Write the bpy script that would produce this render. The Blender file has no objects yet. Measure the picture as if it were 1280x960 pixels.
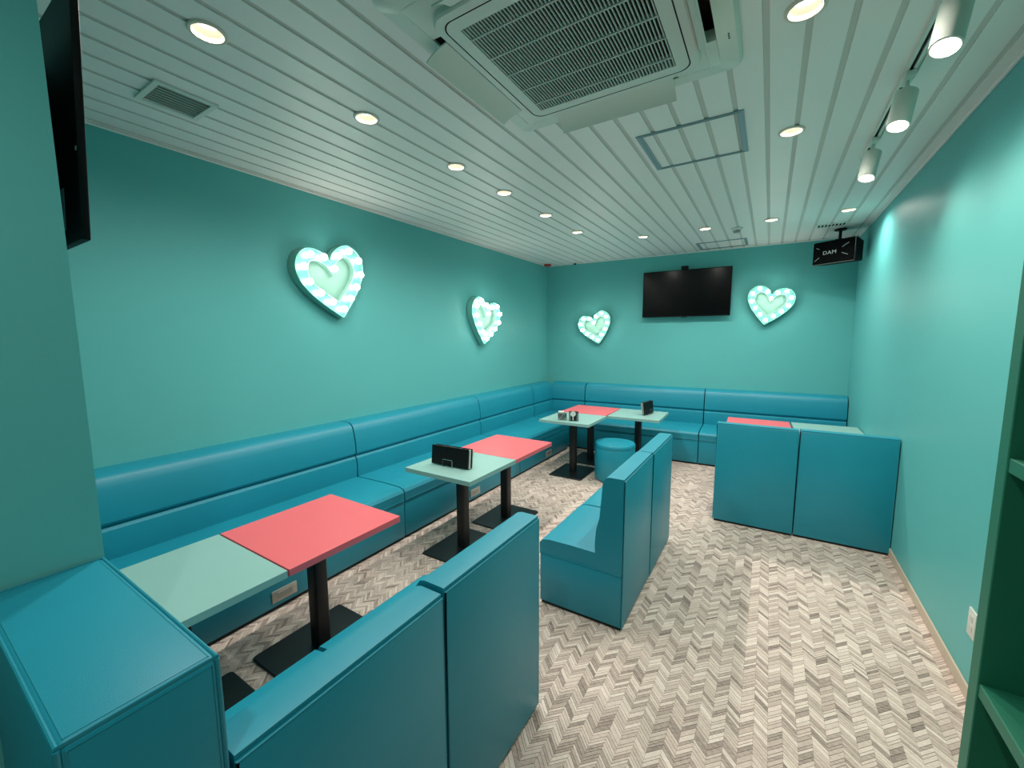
import bpy, bmesh, math, random
from mathutils import Vector, Matrix
random.seed(7)
scn = bpy.context.scene
C = bpy.context.collection

# ------------------------------------------------------------------ camera
CAM_H = 1.6
F_PX = 513.64
yaw, pitch, roll = (math.radians(v) for v in (-32.0126, -6.4325, -0.2816))
fw = Vector((math.sin(yaw)*math.cos(pitch), math.cos(yaw)*math.cos(pitch), math.sin(pitch)))
rt = Vector((math.cos(yaw), -math.sin(yaw), 0))
up = rt.cross(fw)
rt2 = rt*math.cos(roll) + up*math.sin(roll)
up2 = up*math.cos(roll) - rt*math.sin(roll)
cam_d = bpy.data.cameras.new('camera')
cam_d.sensor_fit = 'HORIZONTAL'; cam_d.sensor_width = 36.0
cam_d.lens = F_PX/1280*36.0
cam_d.clip_start = 0.02
cam = bpy.data.objects.new('camera', cam_d); C.objects.link(cam)
M3 = Matrix((rt2, up2, -fw)).transposed()
cam.matrix_world = Matrix.Translation((0, 0, CAM_H)) @ M3.to_4x4()
scn.camera = cam

# ------------------------------------------------------------------ world, exposure
w = bpy.data.worlds.new('world'); scn.world = w; w.use_nodes = True
w.node_tree.nodes['Background'].inputs[0].default_value = (0.5, 0.6, 0.6, 1)
w.node_tree.nodes['Background'].inputs[1].default_value = 0.02
vs = scn.view_settings
vs.view_transform = 'Standard'; vs.look = 'None'; vs.gamma = 1.0; vs.use_curve_mapping = False
vs.exposure = 0.0
DOWN_W = 43.0        # watts of each recessed downlight
TRACK_W = 15.0       # watts of each track spot
BULB_E = 20.0         # emission of the marquee bulbs
LAMP_COL = (1.0, 0.94, 0.86)

# ------------------------------------------------------------------ room measures
XL, XR = -3.176, 0.83
ZC = 2.765
TH = math.radians(2.29)                       # the back wall is not quite square to the room
BP = Vector((XL, 6.19, 0)); BU = Vector((math.cos(TH), math.sin(TH), 0)); BN = Vector((math.sin(TH), -math.cos(TH), 0))
def back_y(x): return BP.y + (x - XL)*math.tan(TH)
def wp(s, off, z): return BP + BU*s + BN*off + Vector((0, 0, z))
YF, XC = 0.285, -1.385                        # front wall plane, end of the pillar
YR = -1.3

# ------------------------------------------------------------------ materials
def s2l(c):
    return tuple(((v/255)/12.92 if v/255 <= 0.04045 else ((v/255+0.055)/1.055)**2.4) for v in c)
def mat(name, col, rough=0.5, metal=0.0, spec=0.5, noise=None, bump=None, emit=None, coat=0.0, sheen=0.0):
    m = bpy.data.materials.new(name); m.use_nodes = True
    nt = m.node_tree; b = nt.nodes['Principled BSDF']
    b.inputs['Base Color'].default_value = (*col, 1)
    b.inputs['Roughness'].default_value = rough; b.inputs['Metallic'].default_value = metal
    b.inputs['Specular IOR Level'].default_value = spec
    if coat: b.inputs['Coat Weight'].default_value = coat; b.inputs['Coat Roughness'].default_value = 0.08
    if sheen: b.inputs['Sheen Weight'].default_value = sheen
    tc = nt.nodes.new('ShaderNodeTexCoord')
    if noise:
        sc, amt = noise
        n = nt.nodes.new('ShaderNodeTexNoise'); n.inputs['Scale'].default_value = sc; n.inputs['Detail'].default_value = 3
        nt.links.new(tc.outputs['Object'], n.inputs['Vector'])
        r = nt.nodes.new('ShaderNodeValToRGB')
        r.color_ramp.elements[0].position = 0.3; r.color_ramp.elements[1].position = 0.7
        r.color_ramp.elements[0].color = (*[v*(1-amt) for v in col], 1)
        r.color_ramp.elements[1].color = (*[min(1, v*(1+amt)) for v in col], 1)
        nt.links.new(n.outputs['Fac'], r.inputs['Fac']); nt.links.new(r.outputs['Color'], b.inputs['Base Color'])
    if bump:
        sc, st = bump
        n2 = nt.nodes.new('ShaderNodeTexNoise'); n2.inputs['Scale'].default_value = sc; n2.inputs['Detail'].default_value = 4
        nt.links.new(tc.outputs['Object'], n2.inputs['Vector'])
        bp = nt.nodes.new('ShaderNodeBump'); bp.inputs['Strength'].default_value = st; bp.inputs['Distance'].default_value = 0.002
        nt.links.new(n2.outputs['Fac'], bp.inputs['Height']); nt.links.new(bp.outputs['Normal'], b.inputs['Normal'])
    if emit:
        b.inputs['Emission Color'].default_value = (*emit[0], 1); b.inputs['Emission Strength'].default_value = emit[1]
    return m
M = dict(
    wall=mat('wall_paint_teal', s2l((98, 184, 182)), 0.45, spec=0.3, noise=(1.3, 0.02), bump=(180, 0.12)),
    green=mat('shelf_paint_green', s2l((38, 124, 98)), 0.5, noise=(3, 0.03), bump=(120, 0.1)),
    ceil=mat('ceiling_white_metal', s2l((238, 233, 228)), 0.45, noise=(2, 0.01)),
    groove=mat('ceiling_joint_grey', s2l((206, 204, 196)), 0.6, noise=(4, 0.02)),
    white=mat('white_plastic', s2l((216, 220, 210)), 0.4, noise=(5, 0.01)),
    slat=mat('grille_plastic', s2l((188, 192, 184)), 0.45, noise=(5, 0.01)),
    dark=mat('duct_dark', s2l((22, 20, 18)), 0.8, noise=(6, 0.1)),
    blind=mat('duct_brown', s2l((70, 52, 42)), 0.7, noise=(6, 0.1)),
    alu=mat('hatch_frame_bluegrey', s2l((142, 164, 172)), 0.45, metal=0.15, noise=(8, 0.03)),
    uph=mat('turquoise_leatherette', s2l((26, 144, 166)), 0.42, spec=0.5, noise=(2.2, 0.04), bump=(420, 0.10)),
    pipe=mat('turquoise_piping', s2l((26, 140, 160)), 0.42, noise=(9, 0.05)),
    seam=mat('seam_shadow_cloth', s2l((6, 34, 42)), 0.7, noise=(9, 0.1)),
    plinth=mat('plinth_black', s2l((14, 16, 18)), 0.6, noise=(6, 0.1)),
    mint=mat('mint_laminate', s2l((146, 188, 182)), 0.40, spec=0.45, noise=(6, 0.015)),
    coral=mat('coral_laminate', s2l((238, 106, 114)), 0.40, spec=0.45, noise=(6, 0.015)),
    blackm=mat('black_powder_coat', s2l((16, 16, 17)), 0.42, noise=(20, 0.1), bump=(300, 0.1)),
    blackp=mat('black_plastic', s2l((7, 7, 8)), 0.55, spec=0.25, noise=(12, 0.1)),
    screen=mat('screen_glass', s2l((3, 3, 4)), 0.2, spec=0.3, noise=(3, 0.1)),
    cloth=mat('speaker_cloth', s2l((13, 13, 14)), 0.9, spec=0.1, bump=(900, 0.3), noise=(60, 0.2)),
    silver=mat('silver_edge', s2l((170, 172, 168)), 0.35, metal=0.8, noise=(10, 0.03)),
    chrome=mat('chrome_wire', s2l((215, 215, 212)), 0.18, metal=1.0, noise=(10, 0.02)),
    plate=mat('brushed_outlet_plate', s2l((190, 186, 176)), 0.38, metal=0.55, noise=(30, 0.06)),
    beige=mat('baseboard_beige', s2l((205, 188, 168)), 0.5, noise=(6, 0.03)),
    grout=mat('tile_joint', s2l((120, 108, 98)), 0.8, noise=(40, 0.1)),
    red=mat('alarm_red', s2l((170, 18, 22)), 0.35, noise=(9, 0.04)),
    print=mat('print_white', s2l((205, 205, 200)), 0.6, noise=(9, 0.02)),
    paper=mat('menu_paper', s2l((220, 222, 215)), 0.6, noise=(12, 0.03)),
    heart=mat('heart_white_mint', s2l((84, 152, 142)), 0.35, noise=(5, 0.01)),
    heartrim=mat('heart_rim', s2l((120, 190, 178)), 0.3, noise=(5, 0.01)),
    heartin=mat('heart_center_mint', s2l((140, 188, 174)), 0.5, noise=(5, 0.02)),
    bulb=mat('bulb_glow', (1, 0.97, 0.9), 0.4, emit=((1.0, 0.93, 0.84), BULB_E), noise=(9, 0.01)),
    lens=mat('lamp_glow', (1, 0.95, 0.85), 0.4, emit=((1.0, 0.90, 0.74), 5.5), noise=(9, 0.01)),
    cone=mat('lamp_reflector', s2l((216, 206, 190)), 0.35, noise=(9, 0.01)),
)
def tile_material():
    m = bpy.data.materials.new('chevron_tile_vinyl'); m.use_nodes = True
    nt = m.node_tree; b = nt.nodes['Principled BSDF']; L = nt.links.new
    at = nt.nodes.new('ShaderNodeAttribute'); at.attribute_name = 'tone'
    geo = nt.nodes.new('ShaderNodeNewGeometry')
    n = nt.nodes.new('ShaderNodeTexNoise'); n.inputs['Scale'].default_value = 95; n.inputs['Detail'].default_value = 4; n.inputs['Roughness'].default_value = 0.65
    mp = nt.nodes.new('ShaderNodeMapping'); mp.inputs['Scale'].default_value = (0.55, 1.0, 1.0)
    L(geo.outputs['Position'], mp.inputs['Vector']); L(mp.outputs['Vector'], n.inputs['Vector'])
    mx = nt.nodes.new('ShaderNodeMath'); mx.operation = 'MULTIPLY_ADD'
    L(n.outputs['Fac'], mx.inputs[0]); mx.inputs[1].default_value = 0.62; L(at.outputs['Fac'], mx.inputs[2])
    sb = nt.nodes.new('ShaderNodeMath'); sb.operation = 'SUBTRACT'; L(mx.outputs[0], sb.inputs[0]); sb.inputs[1].default_value = 0.31
    r = nt.nodes.new('ShaderNodeValToRGB'); cr = r.color_ramp
    cr.elements[0].position = 0.0; cr.elements[0].color = (*s2l((118, 104, 96)), 1)
    cr.elements[1].position = 1.0; cr.elements[1].color = (*s2l((248, 234, 223)), 1)
    for p, c in ((0.3, (186, 166, 155)), (0.55, (214, 194, 182)), (0.78, (232, 213, 201))):
        e = cr.elements.new(p); e.color = (*s2l(c), 1)
    L(sb.outputs[0], r.inputs['Fac']); L(r.outputs['Color'], b.inputs['Base Color'])
    b.inputs['Roughness'].default_value = 0.55; b.inputs['Specular IOR Level'].default_value = 0.4
    bp = nt.nodes.new('ShaderNodeBump'); bp.inputs['Strength'].default_value = 0.15; bp.inputs['Distance'].default_value = 0.001
    L(n.outputs['Fac'], bp.inputs['Height']); L(bp.outputs['Normal'], b.inputs['Normal'])
    return m
M['tile'] = tile_material()

# ------------------------------------------------------------------ helpers
def NB(): return bmesh.new()
def box(bm, x0, x1, y0, y1, z0, z1, bev=0.0, seg=2):
    g = bmesh.ops.create_cube(bm, size=1.0, matrix=Matrix.Translation(((x0+x1)/2, (y0+y1)/2, (z0+z1)/2)) @ Matrix.Diagonal((abs(x1-x0), abs(y1-y0), abs(z1-z0), 1)))
    if bev:
        es = {e for v in g['verts'] for e in v.link_edges}
        bmesh.ops.bevel(bm, geom=list(es), offset=bev, segments=seg, profile=0.5, affect='EDGES', clamp_overlap=True)
    return bm
def prism(bm, prof, x0, x1, bev=0.0, seg=2, cyc=True):
    """prof: (y,z) polygon counter-clockwise, swept along x"""
    a = [bm.verts.new((x0, y, z)) for y, z in prof]; b = [bm.verts.new((x1, y, z)) for y, z in prof]
    n = len(prof); fs = [bm.faces.new(list(reversed(a))), bm.faces.new(b)]
    for i in range(n): fs.append(bm.faces.new((a[i], a[(i+1) % n], b[(i+1) % n], b[i])))
    if bev:
        es = [e for e in {e for f in fs for e in f.edges} if len(e.link_faces) == 2 and e.calc_face_angle(0) > 0.45]
        bmesh.ops.bevel(bm, geom=es, offset=bev, segments=seg, profile=0.5, affect='EDGES', clamp_overlap=True)
    return bm
def lathe(bm, prof, c=(0, 0, 0), seg=32, mtx=None, cap0=False, cap1=False):
    rings = []
    for r, z in prof:
        ring = []
        for k in range(seg):
            a = 2*math.pi*k/seg
            p = Vector((r*math.cos(a), r*math.sin(a), z))
            if mtx: p = mtx @ p
            ring.append(bm.verts.new(p + Vector(c)))
        rings.append(ring)
    for A, B in zip(rings, rings[1:]):
        for k in range(seg): bm.faces.new((A[k], A[(k+1) % seg], B[(k+1) % seg], B[k]))
    if cap0: bm.faces.new(list(reversed(rings[0])))
    if cap1: bm.faces.new(rings[-1])
    return bm
def tube(bm, pts, r, seg=6, closed=False):
    pts = [Vector(p) for p in pts]; n = len(pts); rings = []
    for i, p in enumerate(pts):
        if closed: t = (pts[(i+1) % n] - pts[i-1])
        else: t = pts[min(i+1, n-1)] - pts[max(i-1, 0)]
        t.normalize()
        u = t.cross(Vector((0, 0, 1)))
        if u.length < 1e-3: u = t.cross(Vector((1, 0, 0)))
        u.normalize(); v = t.cross(u)
        rings.append([bm.verts.new(p + u*r*math.cos(2*math.pi*k/seg) + v*r*math.sin(2*math.pi*k/seg)) for k in range(seg)])
    m = n if closed else n-1
    for i in range(m):
        A, B = rings[i], rings[(i+1) % n]
        for k in range(seg): bm.faces.new((A[k], A[(k+1) % seg], B[(k+1) % seg], B[k]))
    if not closed:
        bm.faces.new(list(reversed(rings[0]))); bm.faces.new(rings[-1])
    return bm
def obj(name, bm, m, parent=None, smooth=35, loc=None, rotz=None):
    bmesh.ops.recalc_face_normals(bm, faces=bm.faces[:])
    me = bpy.data.meshes.new(name); bm.to_mesh(me); bm.free()
    me.materials.append(M[m] if isinstance(m, str) else m)
    if smooth:
        me.shade_smooth(); me.set_sharp_from_angle(angle=math.radians(smooth))
    o = bpy.data.objects.new(name, me); C.objects.link(o)
    if parent: o.parent = parent
    if loc is not None: o.location = loc
    if rotz is not None: o.rotation_euler = (0, 0, rotz)
    return o
def tag(o, label, cat, group=None, kind=None):
    o['label'] = label; o['category'] = cat
    if group: o['group'] = group
    if kind: o['kind'] = kind
    return o
def thing(name, label, cat, loc=(0, 0, 0), rotz=0.0, group=None):
    o = bpy.data.objects.new(name, None); C.objects.link(o); o.empty_display_size = 0.1
    o.location = loc; o.rotation_euler = (0, 0, rotz)
    return tag(o, label, cat, group)
def dup(root, loc, rotz, label, group=None):
    r = root.copy(); C.objects.link(r); r.location = loc; r.rotation_euler = (0, 0, rotz); r['label'] = label
    if group: r['group'] = group
    for ch in list(root.children):
        c = ch.copy(); C.objects.link(c); c.parent = r
        for g in ch.children:
            d = g.copy(); C.objects.link(d); d.parent = c
    return r
def struct(name, bm, m, label, cat, smooth=0):
    o = obj(name, bm, m, None, smooth); tag(o, label, cat, kind='structure'); return o
def rects_minus(rect, holes):
    x0, x1, y0, y1 = rect
    hs = [h for h in holes if h[0] < x1 and h[1] > x0 and h[2] < y1 and h[3] > y0]
    if not hs: return [rect]
    ys = sorted({y0, y1, *[min(max(v, y0), y1) for h in hs for v in h[2:]]}); out = []
    for a, b in zip(ys, ys[1:]):
        if b-a < 1e-6: continue
        xs = sorted({x0, x1, *[min(max(v, x0), x1) for h in hs if h[2] < b and h[3] > a for v in h[:2]]})
        for c, d in zip(xs, xs[1:]):
            if d-c < 1e-6: continue
            mx, my = (c+d)/2, (a+b)/2
            if any(h[0] < mx < h[1] and h[2] < my < h[3] for h in hs): continue
            out.append((c, d, a, b))
    return out

# ------------------------------------------------------------------ ceiling fittings' places (used for the openings too)
ROW_L = [(-1.885, y) for y in (0.837, 1.569, 2.309, 2.911, 3.639, 4.399)]
ROW_B = [(x, 5.017) for x in (-1.324, -0.662, -0.054, 0.553)]
ROW_R = [(0.038, 2.964), (0.042, 1.923), (-0.35, -0.30)]
AC = (-0.70, 1.59)
holes = [(x-0.046, x+0.046, y-0.046, y+0.046) for x, y in ROW_L+ROW_B+ROW_R]
holes.append((AC[0]-0.47, AC[0]+0.47, AC[1]-0.47, AC[1]+0.47))
holes.append((-2.66+0.012, -2.41-0.012, 0.84+0.012, 1.09-0.012))
holes.append((0.36, 0.61, 5.53, 5.66))

# ------------------------------------------------------------------ room shell
bm = NB(); box(bm, XL-0.15, XL, YF-0.2, back_y(XL)+0.3, -0.02, ZC+0.2)
struct('wall_left', bm, 'wall', 'teal painted wall with two heart marquee lights above the long bench', 'wall')
bm = NB()
q = [(XL-0.15, back_y(XL-0.15)), (XR+0.15, back_y(XR+0.15)), (XR+0.15, back_y(XR)+0.18), (XL-0.15, back_y(XL)+0.16)]
lo = [bm.verts.new((x, y, -0.02)) for x, y in q]; hi = [bm.verts.new((x, y, ZC+0.2)) for x, y in q]
bm.faces.new(lo); bm.faces.new(hi)
for i in range(4): bm.faces.new((lo[i], lo[(i+1) % 4], hi[(i+1) % 4], hi[i]))
struct('wall_back', bm, 'wall', 'teal painted wall carrying the flat television and two hearts', 'wall')
bm = NB(); box(bm, XR, XR+0.15, YR-0.15, back_y(XR)+0.2, -0.02, ZC+0.2)
struct('wall_right', bm, 'wall', 'teal painted wall under the track lights, with beige baseboard', 'wall')
bm = NB(); box(bm, XL-0.15, XC, YR-0.15, YF, -0.02, ZC+0.2)
struct('wall_front', bm, 'wall', 'teal pillar wall next to the upholstered partition block', 'wall')
bm = NB(); box(bm, XC, XR, YR-0.15, YR, -0.02, ZC+0.2)
struct('wall_rear', bm, 'wall', 'teal wall at the entrance end of the room', 'wall')
bm = NB()
box(bm, XR-0.010, XR, 1.41, back_y(XR)-0.01, 0.0, 0.062, 0.003, 1)
struct('baseboard_right', bm, 'beige', 'thin beige baseboard along the teal wall', 'baseboard')
# ceiling: backing in the joints, then one plank each
bm = NB()
for r in rects_minus((XL, XR, YR, back_y(XR)+0.05), holes): box(bm, *r, ZC+0.006, ZC+0.03)
ceiling = struct('ceiling', bm, 'groove', 'white ceiling of long narrow planks with grey joints', 'ceiling')
PITCH, G = 0.139, 0.024
k0 = -0.078
xs = [k0 + PITCH*i for i in range(-40, 40)]
edges = [XL] + [x for x in xs if XL+0.03 < x < XR-0.03] + [XR]
for i, (xa, xb) in enumerate(zip(edges, edges[1:])):
    xa2 = xa + (G/2 if i else 0); xb2 = xb - (G/2 if i < len(edges)-2 else 0)
    bm = NB()
    y0 = YF if xb2 < XC else YR
    for r in rects_minus((xa2, xb2, y0, back_y((xa+xb)/2)), holes): box(bm, *r, ZC, ZC+0.0055)
    obj('plank', bm, 'ceil', ceiling, 0)
bm = NB(); box(bm, XL, XL+0.016, YF, back_y(XL), ZC-0.014, ZC-0.0005, 0.003, 1)
struct('trim_1', bm, 'ceil', 'thin white ceiling edge strip above the bench wall', 'trim')
bm = NB(); box(bm, XR-0.016, XR, YR, back_y(XR), ZC-0.014, ZC-0.0005, 0.003, 1)
struct('trim_2', bm, 'ceil', 'thin white ceiling edge strip above the track light wall', 'trim')
bm = NB(); box(bm, 0.02, 3.98, -0.016, 0.0, ZC-0.014, ZC-0.0005, 0.003, 1)
o = struct('trim_3', bm, 'ceil', 'thin white ceiling edge strip above the wall television', 'trim')
o.location = BP; o.rotation_euler = (0, 0, TH)

# floor: slab plus chevron tiles
bm = NB(); box(bm, XL-0.1, XR+0.1, YR-0.1, back_y(XR)+0.1, -0.06, -0.004)
floor = struct('floor', bm, 'grout', 'beige and grey chevron tiled floor', 'floor')
CW, RH = 0.050, 0.0275
def tone():
    t = random.random()
    v = random.gauss(0.52, 0.12)
    if t < 0.15: v = random.uniform(0.12, 0.32)
    elif t > 0.82: v = random.uniform(0.70, 0.85)
    return min(0.98, max(0.08, v))
g = 0.0011
def tile_verts(x, y, sgn, h, rh):
    x0, x1 = x+g*0.3, x+CW-g*0.3
    ya, yb = (y, y+CW) if sgn > 0 else (y+CW, y)
    p = [(x0, ya+g), (x1, yb+g), (x1, yb+rh-g), (x0, ya+rh-g)]
    return [(a, b, h) for a, b in p] + [(a, b, -0.004) for a, b in p]
TF = [(0, 1, 2, 3), (0, 4, 5, 1), (1, 5, 6, 2), (2, 6, 7, 3), (3, 7, 4, 0)]
HS = (0.015, 0.021, 0.028)
rows = []; y = YR+0.003
while y < 5.56:
    k = random.choices((0, 1, 2), (3, 4, 3))[0]; rows.append((y, k)); y += HS[k]
i0 = math.floor((-2.62-XR)/CW); iw = math.floor((XC-XR)/CW)+1; cells = []
for i in range(i0, 0):
    x = XR + i*CW; sgn = 1 if i % 2 else -1
    for y, k in rows:
        if y > 0.29 or i >= iw: cells.append((x, y, sgn, k))
def near_key(c):
    x, y = c[0]+CW/2, c[1]+CW/2
    d = Vector((x, y, -CAM_H)); zc = d.dot(fw)
    if zc < 0.1: return 1e9
    u, v = 640+F_PX*d.dot(rt2)/zc, 480-F_PX*d.dot(up2)/zc
    if not (700 < u < 1180 and 640 < v < 955): return 1e9
    return d.length
order = sorted(range(len(cells)), key=lambda k: near_key(cells[k]))
single = set(order[:300])
def tile_mesh(name, vs_, fs_, tones):
    me = bpy.data.meshes.new(name); me.from_pydata(vs_, [], fs_)
    a = me.attributes.new('tone', 'FLOAT', 'FACE'); a.data.foreach_set('value', tones)
    me.materials.append(M['tile']); me.update(); return me
variants = {}
for sgn in (1, -1):
    for h in range(3):
        for k in range(10):
            t = tone(); variants[sgn, h, k] = tile_mesh('tile', tile_verts(0, 0, sgn, random.uniform(-0.0005, 0.0), HS[h]), TF, [t]*5)
V, Fc, T = [], [], []
for k, (x, y, sgn, h) in enumerate(cells):
    if k in single:
        o = bpy.data.objects.new('tile', variants[sgn, h, random.randrange(10)]); C.objects.link(o)
        o.location = (x, y, 0); o.parent = floor
    else:
        b = len(V); V += tile_verts(x, y, sgn, random.uniform(-0.0005, 0.0), HS[h]); Fc += [tuple(b+j for j in f) for f in TF]
        t = tone(); T += [t]*5
o = bpy.data.objects.new('tile_field', tile_mesh('tile_field', V, Fc, T)); C.objects.link(o); o.parent = floor; o['kind'] = 'stuff'

# ------------------------------------------------------------------ lamps: recessed downlights
def spot(name, loc, rot, watts, size, blend, rad, parent):
    d = bpy.data.lights.new(name, 'SPOT'); d.energy = watts; d.spot_size = size; d.spot_blend = blend
    d.shadow_soft_size = rad; d.color = LAMP_COL
    o = bpy.data.objects.new(name, d); C.objects.link(o); o.location = loc; o.rotation_euler = rot; o.parent = parent
    return o
def downlight(loc, label, group):
    t = thing('downlight', label, 'downlight', (loc[0], loc[1], ZC), 0, group)
    obj('trim_ring', lathe(NB(), [(0.066, 0.0), (0.066, -0.004), (0.062, -0.007), (0.053, -0.007), (0.050, -0.004)], seg=40), 'cone', t)
    obj('reflector', lathe(NB(), [(0.050, -0.004), (0.043, 0.018), (0.037, 0.030)], seg=40), 'cone', t)
    bm = NB(); lathe(bm, [(0.037, 0.030), (0.002, 0.030)], seg=40, cap1=True); obj('lens', bm, 'lens', t)
    spot('lamp', (0, 0, -0.009), (0, 0, 0), DOWN_W, math.radians(168), 1.0, 0.035, t)
ordn = ['first', 'second', 'third', 'fourth', 'fifth', 'sixth']
for k, p in enumerate(ROW_L):
    downlight(p, f'{ordn[k]} recessed downlight of the heart wall row, counted from the pillar', 'downlights along the heart wall')
for k, p in enumerate(ROW_B):
    downlight(p, f'{ordn[k]} recessed downlight of the television wall row, counted from the heart wall', 'downlights along the television wall')
downlight(ROW_R[0], 'recessed downlight between the big ceiling hatch and the track rail', 'downlights beside the air conditioner')
downlight(ROW_R[1], 'recessed downlight between the air conditioner and the track rail', 'downlights beside the air conditioner')
downlight(ROW_R[2], 'recessed downlight over the entrance end between pillar and rear wall', 'downlights beside the air conditioner')

# track and its spots
t = thing('track_rail', 'white ceiling track rail along the plain teal wall', 'track', (0.455, 0, ZC))
rail = [(-0.017, -0.0005), (-0.017, -0.018), (-0.007, -0.018), (-0.007, -0.004), (0.007, -0.004), (0.007, -0.018), (0.017, -0.018), (0.017, -0.0005)]
obj('rail', prism(NB(), rail, 1.0, 3.62), 'white', t, 0, (0, 0, 0), math.pi/2)
obj('slot', box(NB(), -0.007, 0.007, 1.0, 3.62, -0.007, -0.004), 'dark', t, 0)
obj('end_cap', box(NB(), -0.018, 0.018, 3.62, 3.65, -0.02, -0.0005, 0.003, 1), 'white', t)
for k, (yy, lab) in enumerate(((2.01, 'white cylinder spotlight on the ceiling track, next to the entrance end'),
                               (2.60, 'white cylinder spotlight in the middle of the ceiling track'),
                               (3.31, 'white cylinder spotlight on the ceiling track, closest to the television wall'))):
    t = thing('track_spotlight', lab, 'spotlight', (0.455, yy, ZC-0.018), 0, 'track spotlights')
    obj('adapter', box(NB(), -0.018, 0.018, -0.05, 0.05, -0.024, 0.0, 0.004), 'white', t)
    bm = NB(); lathe(bm, [(0.008, -0.024), (0.008, -0.055)], seg=14); box(bm, -0.011, 0.011, -0.006, 0.006, -0.075, -0.045, 0.003)
    obj('arm', bm, 'white', t)
    ax = Vector((-0.030, -0.05, -0.165)).normalized()
    rot = ax.to_track_quat('-Z', 'Y').to_matrix()
    base = Vector((0.0, 0.0, -0.072))
    bm = NB(); lathe(bm, [(0.002, 0), (0.038, 0), (0.042, -0.004), (0.042, -0.160), (0.037, -0.162), (0.034, -0.15)], c=base, seg=36, mtx=rot, cap0=True)
    obj('housing', bm, 'white', t)
    bm = NB(); lathe(bm, [(0.034, -0.15), (0.002, -0.148)], c=base, seg=36, mtx=rot, cap1=True); obj('lens', bm, 'lens', t)
    s = spot('lamp', base + rot @ Vector((0, 0, -0.166)), (0, 0, 0), TRACK_W, math.radians(150), 1.0, 0.03, t)
    s.data.color = (1.0, 0.87, 0.72)
    s.rotation_euler = Vector((0.30, 0.05, -0.95)).to_track_quat('-Z', 'Y').to_euler()

# ------------------------------------------------------------------ air conditioner cassette
t = thing('air_conditioner', 'white four way ceiling cassette air conditioner with open flaps', 'air conditioner', (AC[0], AC[1], ZC))
def rrect(hx, hy, r, z, n=8):
    out = []
    for cx, cy, a0 in ((hx-r, hy-r, 0), (-hx+r, hy-r, 90), (-hx+r, -hy+r, 180), (hx-r, -hy+r, 270)):
        for k in range(n+1):
            a = math.radians(a0 + 90*k/n); out.append(Vector((cx+r*math.cos(a), cy+r*math.sin(a), z)))
    return out
def loft(bm, loops, cap_first=False, cap_last=False):
    R = [[bm.verts.new(p) for p in lp] for lp in loops]
    for A, B in zip(R, R[1:]):
        n = len(A)
        for k in range(n): bm.faces.new((A[k], A[(k+1) % n], B[(k+1) % n], B[k]))
    if cap_first: bm.faces.new(list(reversed(R[0])))
    if cap_last: bm.faces.new(R[-1])
    return bm
HO = 0.54
obj('outer_frame', loft(NB(), [rrect(HO, HO, 0.05, -0.0005), rrect(HO, HO, 0.05, -0.012), rrect(HO-0.012, HO-0.012, 0.045, -0.024), rrect(0.462, 0.462, 0.03, -0.028), rrect(0.462, 0.462, 0.03, 0.10)]), 'white', t, 40)
obj('duct', loft(NB(), [rrect(0.461, 0.461, 0.03, -0.02), rrect(0.461, 0.461, 0.03, 0.10), rrect(0.05, 0.05, 0.01, 0.10)], cap_last=True), 'blind', t, 40)
for sx, sy in ((1, 1), (1, -1), (-1, 1), (-1, -1)):           # corner covers close the slot between two flaps
    p = NB(); c0 = 0.462
    box(p, min(sx*0.29, sx*c0), max(sx*0.29, sx*c0), min(sy*0.29, sy*c0), max(sy*0.29, sy*c0), -0.030, 0.02, 0.006)
    obj('corner_cover', p, 'white', t)
HP = 0.400
obj('panel', loft(NB(), [rrect(HP, HP, 0.07, 0.06), rrect(HP, HP, 0.07, -0.050), rrect(HP-0.006, HP-0.006, 0.066, -0.058), rrect(HP-0.034, HP-0.034, 0.05, -0.060)]), 'white', t, 30)
obj('panel_seam', loft(NB(), [rrect(HP-0.034, HP-0.034, 0.05, -0.060), rrect(HP-0.034, HP-0.034, 0.05, -0.052), rrect(HP-0.039, HP-0.039, 0.048, -0.052), rrect(HP-0.039, HP-0.039, 0.048, -0.060)]), 'dark', t, 30)
HG = 0.312
obj('grille_frame', loft(NB(), [rrect(HP-0.039, HP-0.039, 0.048, -0.060), rrect(HG, HG, 0.004, -0.061), rrect(HG, HG, 0.004, -0.010)]), 'white', t, 30)
obj('filter', box(NB(), -HG, HG, -HG, HG, -0.012, -0.006), 'dark', t, 0)
bm = NB(); n = 46
for k in range(n):
    x = -HG + (k+0.5)*2*HG/n
    prism_x = 0.0023
    box(bm, x-prism_x, x+prism_x, -HG, HG, -0.060, -0.053)
o = obj('grille_slats', bm, 'slat', t, 0); o['kind'] = 'stuff'
for k in range(5):
    y = -HG + (k+0.5)*2*HG/5
    obj('cross_bar', box(NB(), -HG, HG, y-0.004, y+0.004, -0.0625, -0.045, 0.001, 1), 'slat', t, 0)
def flap(rot, ang, fl=0.28):
    bm = NB(); prof = [(0, 0)]
    W = 0.112; pts = []
    for k in range(7):
        u = k/6; pts.append((W*u, 0.008*math.sin(math.pi*u)))
    poly = pts + [(y, z-0.006) for y, z in reversed(pts)]
    prism(bm, poly, -fl, fl)
    bmesh.ops.rotate(bm, verts=bm.verts[:], cent=(0, 0, 0), matrix=Matrix.Rotation(-ang, 3, 'X'))
    bmesh.ops.translate(bm, verts=bm.verts[:], vec=(0, HP+0.006, -0.046))
    bmesh.ops.rotate(bm, verts=bm.verts[:], cent=(0, 0, 0), matrix=Matrix.Rotation(rot, 3, 'Z'))
    obj('flap', bm, 'white', t, 40)
flap(0, math.radians(26)); flap(math.pi/2, math.radians(20)); flap(math.pi, math.radians(32)); flap(-math.pi/2, math.radians(64))
txt = NB()
for k in range(3): box(txt, 0.500, 0.506, 0.28+k*0.013, 0.288+k*0.013, -0.0262, -0.024)
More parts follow.
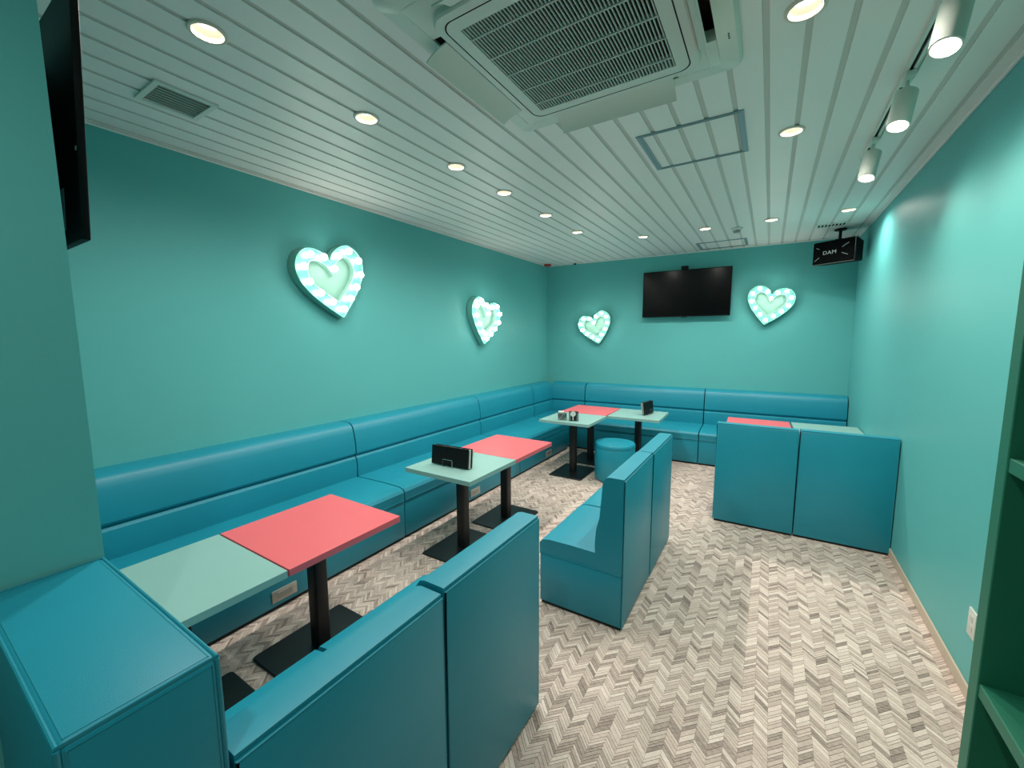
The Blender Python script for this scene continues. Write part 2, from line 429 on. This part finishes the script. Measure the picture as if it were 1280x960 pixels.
obj('indicator', txt, 'dark', t, 0)

# ------------------------------------------------------------------ vents, hatches, detectors
t = thing('ceiling_vent', 'square louvred ceiling vent between heart wall and first downlight', 'vent', (-2.535, 0.965, ZC))
h, hi_ = 0.128, 0.105
bm = NB()
for r in rects_minus((-h, h, -h, h), [(-hi_, hi_, -hi_, hi_)]): box(bm, *r, -0.010, -0.0005)
obj('frame', bm, 'white', t, 0)
for k in range(8):
    x = -hi_ + (k+0.5)*2*hi_/8
    bm = NB(); prism(bm, [(-0.006, -0.009), (0.004, 0.006), (0.006, 0.005), (-0.004, -0.010)], -hi_, hi_)
    o = obj('slat', bm, 'white', t, 0, (x, 0, 0), math.pi/2)
bm = NB(); loft(bm, [[Vector((sx*hi_, sy*hi_, z)) for sx, sy in ((1, 1), (-1, 1), (-1, -1), (1, -1))] for z in (-0.002, 0.09)], cap_last=True)
obj('duct', bm, 'dark', t, 0)
t = thing('slot_vent', 'small slotted ceiling vent in front of the hanging loudspeaker', 'vent', (0.485, 5.595, ZC))
bm = NB()
slots = [(-0.118+k*0.030, -0.118+k*0.030+0.019, -0.060, 0.060) for k in range(8)]
for r in rects_minus((-0.145, 0.145, -0.085, 0.085), slots): box(bm, *r, -0.008, -0.0005)
obj('frame', bm, 'white', t, 0)
bm = NB(); loft(bm, [[Vector((sx*0.122, sy*0.062, z)) for sx, sy in ((1, 1), (-1, 1), (-1, -1), (1, -1))] for z in (-0.001, 0.06)], cap_last=True)
obj('duct', bm, 'dark', t, 0)
def hatch(x0, x1, y0, y1, label):
    t = thing('ceiling_hatch', label, 'hatch', ((x0+x1)/2, (y0+y1)/2, ZC)); hx, hy = (x1-x0)/2, (y1-y0)/2
    bm = NB()
    for r in rects_minus((-hx, hx, -hy, hy), [(-hx+0.034, hx-0.034, -hy+0.022, hy-0.022)]): box(bm, *r, -0.006, -0.0005)
    obj('frame', bm, 'alu', t, 0)
    bm = NB(); a, b = hx-0.014, hy-0.009
    for r in rects_minus((-a, a, -b, b), [(-a+0.005, a-0.005, -b+0.004, b-0.004)]): box(bm, *r, -0.0085, -0.006)
    obj('inner_edge', bm, 'silver', t, 0)
hatch(-0.734, -0.18, 2.553, 3.112, 'large square ceiling access hatch next to the air conditioner')
hatch(-0.86, -0.30, 5.75, 6.19, 'square ceiling access hatch above the wall television')
t = thing('smoke_detector', 'round white smoke detector between two downlights near the television wall', 'detector', (-0.37, 5.19, ZC))
obj('base', lathe(NB(), [(0.055, -0.0005), (0.055, -0.018), (0.048, -0.024), (0.002, -0.024)], seg=28, cap1=True), 'white', t)
obj('sensor_cap', lathe(NB(), [(0.036, -0.024), (0.033, -0.048), (0.002, -0.052)], seg=24, cap1=True), 'silver', t)
t = thing('fire_alarm', 'round red alarm lamp in the ceiling corner', 'alarm', (-3.06, 5.98, ZC))
obj('base', lathe(NB(), [(0.065, -0.0005), (0.065, -0.010), (0.060, -0.014), (0.002, -0.014)], seg=28, cap1=True), 'white', t)
obj('red_cap', lathe(NB(), [(0.058, -0.014), (0.056, -0.034), (0.045, -0.044), (0.002, -0.046)], seg=28, cap1=True), 'red', t)
t = thing('ceiling_sensor', 'tiny white ceiling sensor with black eye near the red alarm', 'sensor', (-2.66, 6.13, ZC))
obj('base', lathe(NB(), [(0.038, -0.0005), (0.036, -0.016), (0.002, -0.016)], seg=24, cap1=True), 'white', t)
obj('eye', lathe(NB(), [(0.022, -0.016), (0.020, -0.030), (0.002, -0.036)], seg=20, cap1=True), 'blackp', t)

# ------------------------------------------------------------------ upholstery
def bench_profile_parts(t, L, wall_pads=True, depth=0.785, corner=False):
    obj('plinth', box(NB(), 0.004, L-0.004, 0.02, depth-0.018, 0.0, 0.022), 'plinth', t, 0)
    obj('base', box(NB(), 0.002, L-0.002, 0.0, depth-0.004, 0.022, 0.318, 0.006, 2), 'uph', t)
    y0 = 0.195
    seat = [(y0, 0.322), (depth, 0.322), (depth, 0.385), (depth-0.018, 0.408), (depth-0.06, 0.418), (depth-0.25, 0.422), (y0, 0.414)]
    s = obj('seat', prism(NB(), seat, 0.004, L-0.004, 0.010, 2), 'uph', t)
    bm = NB(); tube(bm, [(0.006, depth-0.001, 0.3205), (L-0.006, depth-0.001, 0.3205)], 0.0035); obj('seam', bm, 'pipe', s)
    if wall_pads:
        lower = [(0.0, 0.32), (0.205, 0.32), (0.218, 0.44), (0.220, 0.52), (0.212, 0.575), (0.190, 0.594), (0.0, 0.594)]
        upper = [(0.0, 0.598), (0.192, 0.598), (0.212, 0.620), (0.210, 0.70), (0.192, 0.80), (0.176, 0.848), (0.150, 0.872), (0.110, 0.880), (0.0, 0.880)]
        obj('lower_back_pad', prism(NB(), lower, 0.004, L-0.004, 0.010, 2), 'uph', t)
        obj('upper_back_pad', prism(NB(), upper, 0.004, L-0.004, 0.012, 2), 'uph', t)
def outlet(parent, x, yfront, z, w_=0.125, h_=0.072):
    o = obj('outlet_plate', box(NB(), x-w_/2, x+w_/2, yfront, yfront+0.009, z-h_/2, z+h_/2, 0.003, 2), 'plate', parent); o['label'] = 'brushed metal outlet plate'
    obj('outlet_insert', box(NB(), x-w_*0.30, x+w_*0.30, yfront+0.009, yfront+0.0105, z-h_*0.26, z+h_*0.26, 0.0006, 1), 'silver', o)
G1 = 'wall bench units'
for ya, yb, lab, outs in ((YF+0.01, 2.208, 'long turquoise wall bench unit against the pillar, beside the coral table near the partition', [1.235]),
                          (2.212, 4.003, 'turquoise wall bench unit below the second heart, behind the black menu stand', [3.13]),
                          (4.007, 5.358, 'turquoise wall bench unit next to the room corner on the heart wall', [4.73])):
    L = yb-ya
    t = thing('wall_bench', lab, 'bench', (XL, yb, 0), -math.pi/2, G1)
    bench_profile_parts(t, L)
    for yo in outs: outlet(t, yb-yo, 0.781, 0.088, 0.15)
DB = 0.80
xa, xb, xc_ = -2.42, -0.722, 0.815
for x0, x1, lab in ((xa+0.002, xb-0.002, 'long turquoise wall bench unit under the television, behind the round stool'),
                    (xb+0.002, xc_, 'turquoise wall bench unit ending at the plain teal wall, behind coral table')):
    L = (x1-x0)/math.cos(TH)
    p = wp((x1-XL)/math.cos(TH), 0.0, 0)
    t = thing('wall_bench', lab, 'bench', (p.x, p.y, 0), math.pi+TH, G1)
    bench_profile_parts(t, L, depth=DB)
# corner unit
t = thing('corner_bench', 'turquoise corner bench unit with backs on two sides in room corner', 'bench', (XL, 5.362, 0), 0, G1)
cw, cd = xa-XL-0.004, 6.19-5.362
obj('plinth', box(NB(), 0.02, cw-0.01, 0.01, cd-0.02, 0, 0.022), 'plinth', t, 0)
obj('base', box(NB(), 0.006, cw, 0.0, cd-0.01, 0.022, 0.318, 0.006), 'uph', t)
obj('seat', box(NB(), 0.19, cw, 0.002, cd-0.18, 0.322, 0.420, 0.010), 'uph', t)
lower = [(0.0, 0.32), (0.205, 0.32), (0.218, 0.44), (0.220, 0.52), (0.212, 0.575), (0.190, 0.594), (0.0, 0.594)]
upper = [(0.0, 0.598), (0.192, 0.598), (0.212, 0.620), (0.210, 0.70), (0.192, 0.80), (0.176, 0.848), (0.150, 0.872), (0.110, 0.880), (0.0, 0.880)]
for nm, pr in (('lower_back_pad', lower), ('upper_back_pad', upper)):
    obj(nm, prism(NB(), pr, 0.0, cd-0.195, 0.009), 'uph', t, loc=(0.006, cd-0.195, 0), rotz=-math.pi/2)
    obj(nm, prism(NB(), pr, 0.0, cw-0.19, 0.009), 'uph', t, loc=(cw-0.002, cd-0.006+cw*math.tan(TH), 0), rotz=math.pi+TH)

def booth(name, label, loc, rotz, W, depth, group, H=0.857):
    t = thing(name, label, 'booth seat', loc, rotz, group)
    obj('plinth', box(NB(), 0.012, W-0.012, 0.012, depth-0.012, 0, 0.02), 'plinth', t, 0)
    obj('base', box(NB(), 0.002, W-0.002, 0.008, depth-0.004, 0.018, 0.316, 0.007), 'uph', t)
    bk = [(0.008, 0.322), (0.150, 0.322), (0.160, 0.40), (0.162, 0.47), (0.156, 0.55), (0.138, 0.62), (0.122, H-0.03), (0.104, H-0.006), (0.085, H), (0.008, H)]
    b = obj('backrest', prism(NB(), bk, 0.002, W-0.002, 0.010, 3), 'uph', t)
    st = [(0.105, 0.320), (depth, 0.320), (depth, 0.380), (depth-0.016, 0.402), (depth-0.06, 0.412), (depth*0.62, 0.415), (0.105, 0.412)]
    s = obj('seat', prism(NB(), st, 0.005, W-0.005, 0.009, 3), 'uph', t)
    bp_ = obj('back_panel', box(NB(), 0.004, W-0.004, 0.0, 0.010, 0.018, H-0.012, 0.004, 2), 'uph', t)
    e = 0.004; bm = NB()
    tube(bm, [(e, 0.004, 0.02), (e, 0.004, H-0.012), (W-e, 0.004, H-0.012), (W-e, 0.004, 0.02)], 0.0042, 8)
    obj('piping', bm, 'pipe', bp_)
    bm = NB(); tube(bm, [(0.003, 0.01, 0.319), (0.003, depth-0.003, 0.319), (W-0.003, depth-0.003, 0.319), (W-0.003, 0.01, 0.319)], 0.0035)
    obj('seam', bm, 'pipe', t)
    return t
G2 = 'freestanding booth seats'
# the pair between the two long tables and the aisle
booth('booth_seat', 'turquoise booth seat of the middle pair, the one with its side in view', (-0.598, 2.068, 0), math.pi/2, 0.604, 0.508, G2)
booth('booth_seat', 'turquoise booth seat of the middle pair, beside the round stool', (-0.594, 2.678, 0), math.pi/2, 0.604, 0.508, G2)
booth('booth_seat', 'turquoise booth seat wedged against the tall upholstered partition', (-0.766, 0.290, 0), math.pi/2, 0.553, 0.68, G2)
booth('booth_seat', 'turquoise booth seat with slightly raised back beside the partition pair', (-0.766, 0.851, 0), math.pi/2, 0.584, 0.68, G2, H=0.868)
booth('booth_seat', 'turquoise booth seat in front of the coral table, back to the aisle', (-0.346, 3.855, 0), 0, 0.580, 0.508, G2, H=0.868)
booth('booth_seat', 'turquoise booth seat touching the plain teal wall, back to aisle', (0.241, 3.862, 0), 0, 0.584, 0.508, G2, H=0.868)
# tall partition block
PX0, PX1, PY0, PY1, PZ = XC+0.004, -0.772, 0.088, 0.283, 1.062
t = thing('upholstered_partition', 'tall turquoise upholstered partition block standing against the pillar', 'partition', (PX0, PY0, 0))
pw, pd = PX1-PX0, PY1-PY0
obj('body', box(NB(), 0, pw, 0, pd, 0.02, PZ, 0.014, 4), 'uph', t)
obj('plinth', box(NB(), 0.01, pw-0.01, 0.01, pd-0.01, 0, 0.02), 'plinth', t, 0)
bm = NB(); e = 0.003
tube(bm, [(e, e, PZ-e), (pw-e, e, PZ-e), (pw-e, pd-e, PZ-e), (e, pd-e, PZ-e)], 0.0034, 8, closed=True)
tube(bm, [(pw-e, e, 0.03), (pw-e, e, PZ-0.006)], 0.0042, 8); tube(bm, [(pw-e, pd-e, 0.03), (pw-e, pd-e, PZ-0.006)], 0.0042, 8)
obj('piping', bm, 'pipe', t)
bm = NB(); e = 0.012
tube(bm, [(e, e, PZ-0.0008), (pw-e, e, PZ-0.0008), (pw-e, pd-e, PZ-0.0008), (e, pd-e, PZ-0.0008)], 0.0014, 6, closed=True)
tube(bm, [(pw-0.0008, e, 0.03), (pw-0.0008, e, PZ-e), (pw-0.0008, pd-e, PZ-e), (pw-0.0008, pd-e, 0.03)], 0.0014, 6)
obj('stitching', bm, 'pipe', t)
# stool
t = thing('round_stool', 'round turquoise drum stool beside the group of three tables', 'stool', (-1.42, 4.46, 0))
obj('body', lathe(NB(), [(0.215, 0.012), (0.220, 0.02), (0.222, 0.20), (0.220, 0.372), (0.216, 0.378)], seg=48), 'uph', t)
obj('cushion', lathe(NB(), [(0.216, 0.378), (0.222, 0.384), (0.222, 0.408), (0.214, 0.420), (0.12, 0.428), (0.002, 0.430)], seg=48, cap1=True), 'uph', t)
obj('foot', lathe(NB(), [(0.20, 0.0), (0.20, 0.014), (0.002, 0.014)], seg=36, cap1=True, cap0=True), 'plinth', t)

# ------------------------------------------------------------------ tables
TZ = 0.66
def table(name, color, label, cx, cy, sx=0.6, sy=0.6, rotz=0.0, group='pedestal tables'):
    t = thing(name, label, 'table', (cx, cy, 0), rotz, group)
    obj('tabletop', box(NB(), -sx/2+0.001, sx/2-0.001, -sy/2+0.001, sy/2-0.001, TZ-0.032, TZ, 0.0015, 1), color, t)
    bm = NB(); lp = lambda hx, hy, r, z: rrect(hx, hy, r, z, 4)
    loft(bm, [lp(0.20, 0.25, 0.02, 0.0), lp(0.20, 0.25, 0.02, 0.008), lp(0.196, 0.246, 0.018, 0.012)], True, True); obj('base_plate', bm, 'blackm', t)
    bm = NB(); loft(bm, [lp(0.037, 0.037, 0.012, 0.012), lp(0.037, 0.037, 0.012, TZ-0.04)], True, True); obj('post', bm, 'blackm', t)
    obj('mount_plate', box(NB(), -0.14, 0.14, -0.14, 0.14, TZ-0.040, TZ-0.032), 'blackm', t, 0)
    return t
XT = -1.918
table('mint_table', 'mint', 'mint green pedestal table tucked behind the tall upholstered partition', XT, 0.5725, sy=0.565)
table('coral_table', 'coral', 'coral pink pedestal table joined to the mint table behind the partition', XT, 1.16, sy=0.60)
table('mint_table', 'mint', 'mint green pedestal table carrying the large black menu stand', XT, 2.352, sy=0.585)
table('coral_table', 'coral', 'coral pink pedestal table facing the middle pair of booth seats', XT, 2.955, sy=0.615)
table('mint_table', 'mint', 'mint green pedestal table with two small holders on top', -1.915, 4.43, sx=0.61, sy=0.59)
table('coral_table', 'coral', 'coral pink pedestal table in the corner group of three', -1.93, 5.03, sx=0.6, sy=0.59)
table('mint_table', 'mint', 'mint green pedestal table behind the stool with upright black menu', -1.32, 5.045, sx=0.6, sy=0.60, rotz=math.radians(1.5))
table('coral_table', 'coral', 'coral pink pedestal table behind the pair of seats facing the aisle', -0.062, 5.10, sx=0.598, sy=0.60, rotz=math.radians(1.5))
table('mint_table', 'mint', 'mint green pedestal table against the plain teal wall', 0.538, 5.116, sx=0.57, sy=0.60, rotz=math.radians(1.5))

# ------------------------------------------------------------------ things on the tables
def menu_stand(label, loc, rotz, w_=0.33, h_=0.145, extra=True):
    t = thing('menu_stand', label, 'menu stand', loc, rotz, 'menu stands')
    tilt = math.radians(6)
    def leaf(name, y, hh, ww, th, m, dx=0.0):
        bm = NB(); box(bm, -ww/2+dx, ww/2+dx, 0, th, 0, hh, 0.0015, 1)
        bmesh.ops.rotate(bm, verts=bm.verts[:], cent=(0, 0, 0), matrix=Matrix.Rotation(-tilt, 3, 'X'))
        bmesh.ops.translate(bm, verts=bm.verts[:], vec=(0, y, 0.008))
        return obj(name, bm, m, t)
    leaf('menu_cover', -0.012, h_, w_, 0.012, 'blackp')
    leaf('menu_pages', 0.003, h_*0.97, w_*0.98, 0.010, 'paper', 0.012)
    leaf('menu_cover', 0.016, h_*1.0, w_, 0.006, 'blackp', 0.016)
    leaf('menu_pages', 0.025, h_*0.9, w_*0.95, 0.012, 'paper', 0.022)
    bm = NB(); a = w_*0.13; r = 0.0026
    for y in (-0.030, 0.056):
        tube(bm, [(-a, y, 0.003), (-a, y, h_*0.42), (a, y, h_*0.42), (a, y, 0.003)], r, 6)
    for x in (-a, a): tube(bm, [(x, -0.030, 0.003), (x, 0.056, 0.003)], r, 6)
    obj('wire_stand', bm, 'chrome', t)
    for y in (-0.016, 0.036): obj('wire_rest', tube(NB(), [(-w_*0.34, y, 0.003), (w_*0.44, y, 0.003)], r, 6), 'chrome', t)
    return t
menu_stand('wide black menu folder held upright in a chrome wire stand', (-1.945, 2.245, TZ), math.radians(3), 0.33, 0.140)
menu_stand('narrow black menu folder in a wire stand on the table behind the stool', (-1.215, 5.085, TZ), math.radians(80), 0.26, 0.150)
t = thing('coaster_holder', 'small silver patterned holder beside the white paddle holder', 'holder', (-1.975, 4.245, TZ), math.radians(28))
obj('box', box(NB(), -0.050, 0.050, -0.035, 0.035, 0.0, 0.085, 0.003), 'silver', t)
bm = NB()
for k in range(5):
    for j in range(4):
        if (k*3+j*5) % 4: box(bm, -0.045+k*0.018, -0.033+k*0.018, -0.0372, -0.035, 0.010+j*0.018, 0.021+j*0.018)
obj('pattern', bm, 'blackm', t, 0)
obj('lid', box(NB(), -0.044, 0.020, -0.030, 0.030, 0.085, 0.100, 0.003), 'paper', t)
t = thing('paddle_holder', 'small dark holder showing a white round paddle', 'holder', (-1.842, 4.262, TZ), math.radians(25))
obj('box', box(NB(), -0.052, 0.052, -0.030, 0.030, 0.0, 0.105, 0.003), 'blackm', t)
bm = NB(); mt = Matrix.Rotation(math.pi/2, 3, 'X')
lathe(bm, [(0.002, 0.0), (0.031, 0.0), (0.031, 0.003), (0.002, 0.003)], c=(-0.008, -0.0305, 0.083), seg=24, mtx=mt, cap0=True, cap1=True)
box(bm, -0.013, -0.003, -0.0335, -0.0302, 0.012, 0.056)
obj('paddle', bm, 'paper', t)
for x in (-0.048, 0.034): obj('side_strip', box(NB(), x, x+0.012, -0.0312, -0.0302, 0.010, 0.098), 'silver', t, 0)

# ------------------------------------------------------------------ heart marquee lights
N = 96
def bez(p0, c0, c1, p1, n):
    out = []
    for k in range(n):
        u = k/n; v = 1-u
        out.append(tuple(v*v*v*a + 3*v*v*u*b + 3*v*u*u*c + u*u*u*d for a, b, c, d in zip(p0, c0, c1, p1)))
    return out
def heart_curve(q):                                        # half outline from the cleft over the lobe to the tip, mirrored
    cl, lt, sd, tip = q['cleft'], q['lobe'], q['side'], q['tip']
    w_ = sd[0]
    r = bez((0, cl), (0.03*1.0, cl+0.55*(lt[1]-cl)), (lt[0]-0.45*lt[0], lt[1]), lt, 16)
    r += bez(lt, (lt[0]+0.55*(w_-lt[0]), lt[1]), (w_, sd[1]+0.55*(lt[1]-sd[1])), sd, 14)
    r += bez(sd, (w_, sd[1]-0.20*(w_/0.5)), (0.30*w_/0.5, tip+0.26*(w_/0.5)), (0.012, tip), 18)
    r = r + [(0.012, tip)]
    pts = r + [(-x, y) for x, y in reversed(r[1:])]
    return pts[:-1] + [pts[-1]]
HC = heart_curve(dict(cleft=0.27, lobe=(0.27, 0.46), side=(0.50, 0.20), tip=-0.46))
HI = heart_curve(dict(cleft=0.085, lobe=(0.235, 0.305), side=(0.335, 0.155), tip=-0.235))
N = len(HC); CY = 0.0
def between(f): return [(a[0]+(b[0]-a[0])*f, a[1]+(b[1]-a[1])*f) for a, b in zip(HC, HI)]
def heart(label, loc, rotz, W, tilt):
    t = thing('heart_marquee_light', label, 'heart light', loc, rotz, 'heart marquee lights')
    ct, st = math.cos(tilt), math.sin(tilt)
    def loop(pts, dpt): return [Vector(((x*ct - y*st)*W, -dpt, (x*st + y*ct)*W)) for x, y in pts]
    O, O2, I, I2 = HC, between(0.07), between(0.93), HI
    obj('back_plate', loft(NB(), [loop(between(-0.12), 0.002), loop(between(-0.12), 0.008), loop(between(0.1), 0.008)]), 'heart', t, 40)
    obj('outer_rim', loft(NB(), [loop(O, 0.004), loop(O, 0.084), loop(O2, 0.084), loop(O2, 0.068)]), 'heartrim', t, 40)
    obj('channel', loft(NB(), [loop(O2, 0.070), loop(I, 0.070)]), 'heart', t, 40)
    obj('inner_rim', loft(NB(), [loop(I, 0.070), loop(I, 0.078), loop(I2, 0.078), loop(I2, 0.026)]), 'heartin', t, 40)
    bm = NB(); c = bm.verts.new(loop([(0, CY)], 0.028)[0]); R_ = [bm.verts.new(p) for p in loop(I2, 0.028)]
    for k in range(N): bm.faces.new((c, R_[k], R_[(k+1) % N]))
    obj('center_panel', bm, 'heartin', t, 40)
    mid = loop(between(0.5), 0.114); per = [0]
    for k in range(N): per.append(per[-1] + (mid[(k+1) % N]-mid[k]).length)
    nb = 14
    for b in range(nb):
        s = per[-1]*b/nb; k = max(i for i in range(N) if per[i] <= s+1e-9)
        f_ = (s-per[k])/max(1e-9, per[k+1]-per[k]); p = mid[k].lerp(mid[(k+1) % N], f_)
        bm = NB(); bmesh.ops.create_uvsphere(bm, u_segments=12, v_segments=8, radius=0.0255*W/0.6)
        o = obj('bulb', bm, 'bulb', t, 60); o.location = p
        bm = NB(); lathe(bm, [(0.014, 0.0), (0.012, 0.016)], seg=12, mtx=Matrix.Rotation(math.pi/2, 3, 'X'))
        o2 = obj('socket', bm, 'white', o, 40, (0, 0.026, 0))
    return t
heart('big white heart marquee on the bench wall beside the pillar end', (XL, 2.185, 2.06), math.pi/2, 0.63, math.radians(13))
heart('white heart marquee on the bench wall next to the room corner', (XL, 4.33, 1.80), math.pi/2, 0.62, math.radians(-9))
p = wp(0.865, 0, 1.735); heart('small tilted heart marquee between room corner and wall television', p, TH, 0.52, math.radians(15))
p = wp(3.14, 0, 1.985); heart('heart marquee between wall television and hanging loudspeaker', p, TH, 0.52, math.radians(-10))

# ------------------------------------------------------------------ televisions
def tv(name, label, loc, rotz, W, H, tilt, cover):
    """local: x right, front towards -y, origin at the wall under the screen centre"""
    t = thing(name, label, 'television', loc, rotz)
    R_ = Matrix.Rotation(tilt, 3, 'X')
    def put(nm, bm, m, par=t, sm=30):
        bmesh.ops.rotate(bm, verts=bm.verts[:], cent=(0, 0, 0), matrix=R_)
        bmesh.ops.translate(bm, verts=bm.verts[:], vec=(0, -cover, 0))
        return obj(nm, bm, m, par, sm)
    put('cabinet', box(NB(), -W/2, W/2, -0.012, 0.006, -H/2, H/2, 0.004), 'blackp')
    put('rear_housing', box(NB(), -W*0.25, W*0.25, 0.005, 0.030, -H*0.44, H*0.30, 0.008), 'blackp')
    put('screen', box(NB(), -W/2+0.010, W/2-0.010, -0.0135, -0.012, -H/2+0.016, H/2-0.010), 'screen', t, 0)
    put('logo_bar', box(NB(), -0.035, 0.035, -0.018, 0.0, -H/2-0.010, -H/2+0.004, 0.003), 'blackp')
    bm = NB(); box(bm, -0.2, 0.2, -0.012, -0.0005, -0.15, 0.15); box(bm, -0.03, 0.03, -(cover-0.025), -0.01, -0.10, 0.10)
    obj('wall_bracket', bm, 'blackm', t, 0)
    return t, put
p = wp(2.14, 0, 2.20)
t, put = tv('television', 'black flat television on the wall between two hearts', p, TH, 1.135, 0.642, math.radians(-1.0), 0.085)
t = thing('television_sensor', 'small black box sitting on top of the wall television', 'sensor box', wp(2.125, 0.085, 2.524), TH)
obj('body', box(NB(), -0.045, 0.045, -0.02, 0.02, 0.0, 0.045, 0.004), 'blackp', t)
obj('lens', lathe(NB(), [(0.012, 0.0), (0.012, 0.004), (0.002, 0.004)], c=(0, -0.02, 0.022), seg=16, mtx=Matrix.Rotation(math.pi/2, 3, 'X'), cap1=True), 'screen', t)
t, put = tv('television', 'black television mounted around the corner of the pillar, its back showing', (-1.52-0.57, YF, 2.18), math.pi, 1.14, 0.645, math.radians(2.7), 0.078)
o = put('port_panel', box(NB(), -0.435, -0.40, 0.0055, 0.009, -0.28, -0.17, 0.001, 1), 'alu')
put('edge_screw', box(NB(), -0.566, -0.560, 0.005, 0.008, -0.10, -0.09), 'silver')

# ------------------------------------------------------------------ loudspeaker
SW, SH, SD = 0.41, 0.25, 0.22
phi = math.radians(-31)
t = thing('loudspeaker', 'black boxy loudspeaker hanging from the ceiling in the corner', 'loudspeaker', (0.59, 5.86, 2.515), phi)
bm = NB(); loft(bm, [[Vector((sx*SW/2*k, y, sz*SH/2*k)) for sx, sz in ((1, 1), (-1, 1), (-1, -1), (1, -1))] for y, k in ((-SD/2, 1.0), (SD/2, 0.86))], True, True)
bmesh.ops.bevel(bm, geom=bm.edges[:], offset=0.008, segments=2, affect='EDGES')
obj('cabinet', bm, 'blackp', t)
g_ = obj('grille', box(NB(), -SW/2+0.008, SW/2-0.008, -SD/2-0.012, -SD/2+0.004, -SH/2+0.008, SH/2-0.008, 0.006), 'cloth', t)
bm = NB(); a, b = SW/2-0.004, SH/2-0.004
tube(bm, [(-a, -SD/2-0.008, -b), (a, -SD/2-0.008, -b), (a, -SD/2-0.008, b)], 0.0028, 6); obj('edge_trim', bm, 'silver', t)
cu = bpy.data.curves.new('emblem', 'FONT'); cu.body = 'DAM'; cu.size = 0.055; cu.align_x = 'CENTER'; cu.align_y = 'CENTER'; cu.extrude = 0.0015; cu.space_character = 1.1
tmp = bpy.data.objects.new('emblem', cu); C.objects.link(tmp)
dg = bpy.context.evaluated_depsgraph_get()
me = bpy.data.meshes.new_from_object(tmp.evaluated_get(dg)); bpy.data.objects.remove(tmp); me.materials.clear(); me.materials.append(M['print'])
for v in me.vertices: v.co = Vector((v.co.x*1.05-0.032, -SD/2-0.0135-v.co.z, v.co.y-0.005))
o = bpy.data.objects.new('emblem', me); C.objects.link(o); o.parent = g_; o['label'] = 'raised white lettering'
for x0, z0, x1, z1 in ((0.085, 0.035, 0.145, 0.070), (0.085, -0.025, 0.14, -0.052), (-0.135, 0.045, -0.165, 0.062), (-0.13, -0.045, -0.175, -0.08)):
    obj('emblem_ray', tube(NB(), [(x0, -SD/2-0.0135, z0), (x1, -SD/2-0.0135, z1)], 0.0024, 5), 'print', g_, 0)
bm = NB(); lathe(bm, [(0.014, SH/2-0.01), (0.014, 0.23)], seg=14); lathe(bm, [(0.055, 0.2495), (0.055, 0.235), (0.014, 0.23)], seg=24, cap0=True)
box(bm, -0.03, 0.03, -0.03, 0.03, SH/2-0.006, SH/2+0.02, 0.003); obj('ceiling_bracket', bm, 'blackp', t)

# ------------------------------------------------------------------ shelf unit and wall outlet
SX, SY1, SY0 = 0.470, 1.405, 0.42
t = thing('shelf_unit', 'tall open green painted shelf unit standing against the plain wall', 'shelf', (SX, SY0, 0))
dp = XR-SX-0.002; ln = SY1-SY0
obj('side_panel', box(NB(), 0, dp, ln-0.046, ln, 0, 2.35, 0.002, 1), 'green', t)
obj('side_panel', box(NB(), 0, dp, 0, 0.046, 0, 2.35, 0.002, 1), 'green', t)
obj('back_panel', box(NB(), dp-0.012, dp, 0.046, ln-0.046, 0.0, 2.35), 'green', t, 0)
for z in (0.06, 0.768, 1.325, 1.85, 2.35):
    obj('shelf_board', box(NB(), 0.003, dp-0.012, 0.046, ln-0.046, z-0.034, z, 0.002, 1), 'green', t)
t = thing('wall_outlet', 'white outlet plate low on the plain wall beside the shelf unit', 'outlet', (XR, 2.500, 0.335), -math.pi/2)
obj('plate', box(NB(), -0.038, 0.038, -0.008, 0.0, -0.062, 0.062, 0.003), 'white', t)
for dz in (-0.022, 0.022): obj('socket', box(NB(), -0.014, 0.014, -0.0095, -0.008, dz-0.014, dz+0.014, 0.001, 1), 'print', t)
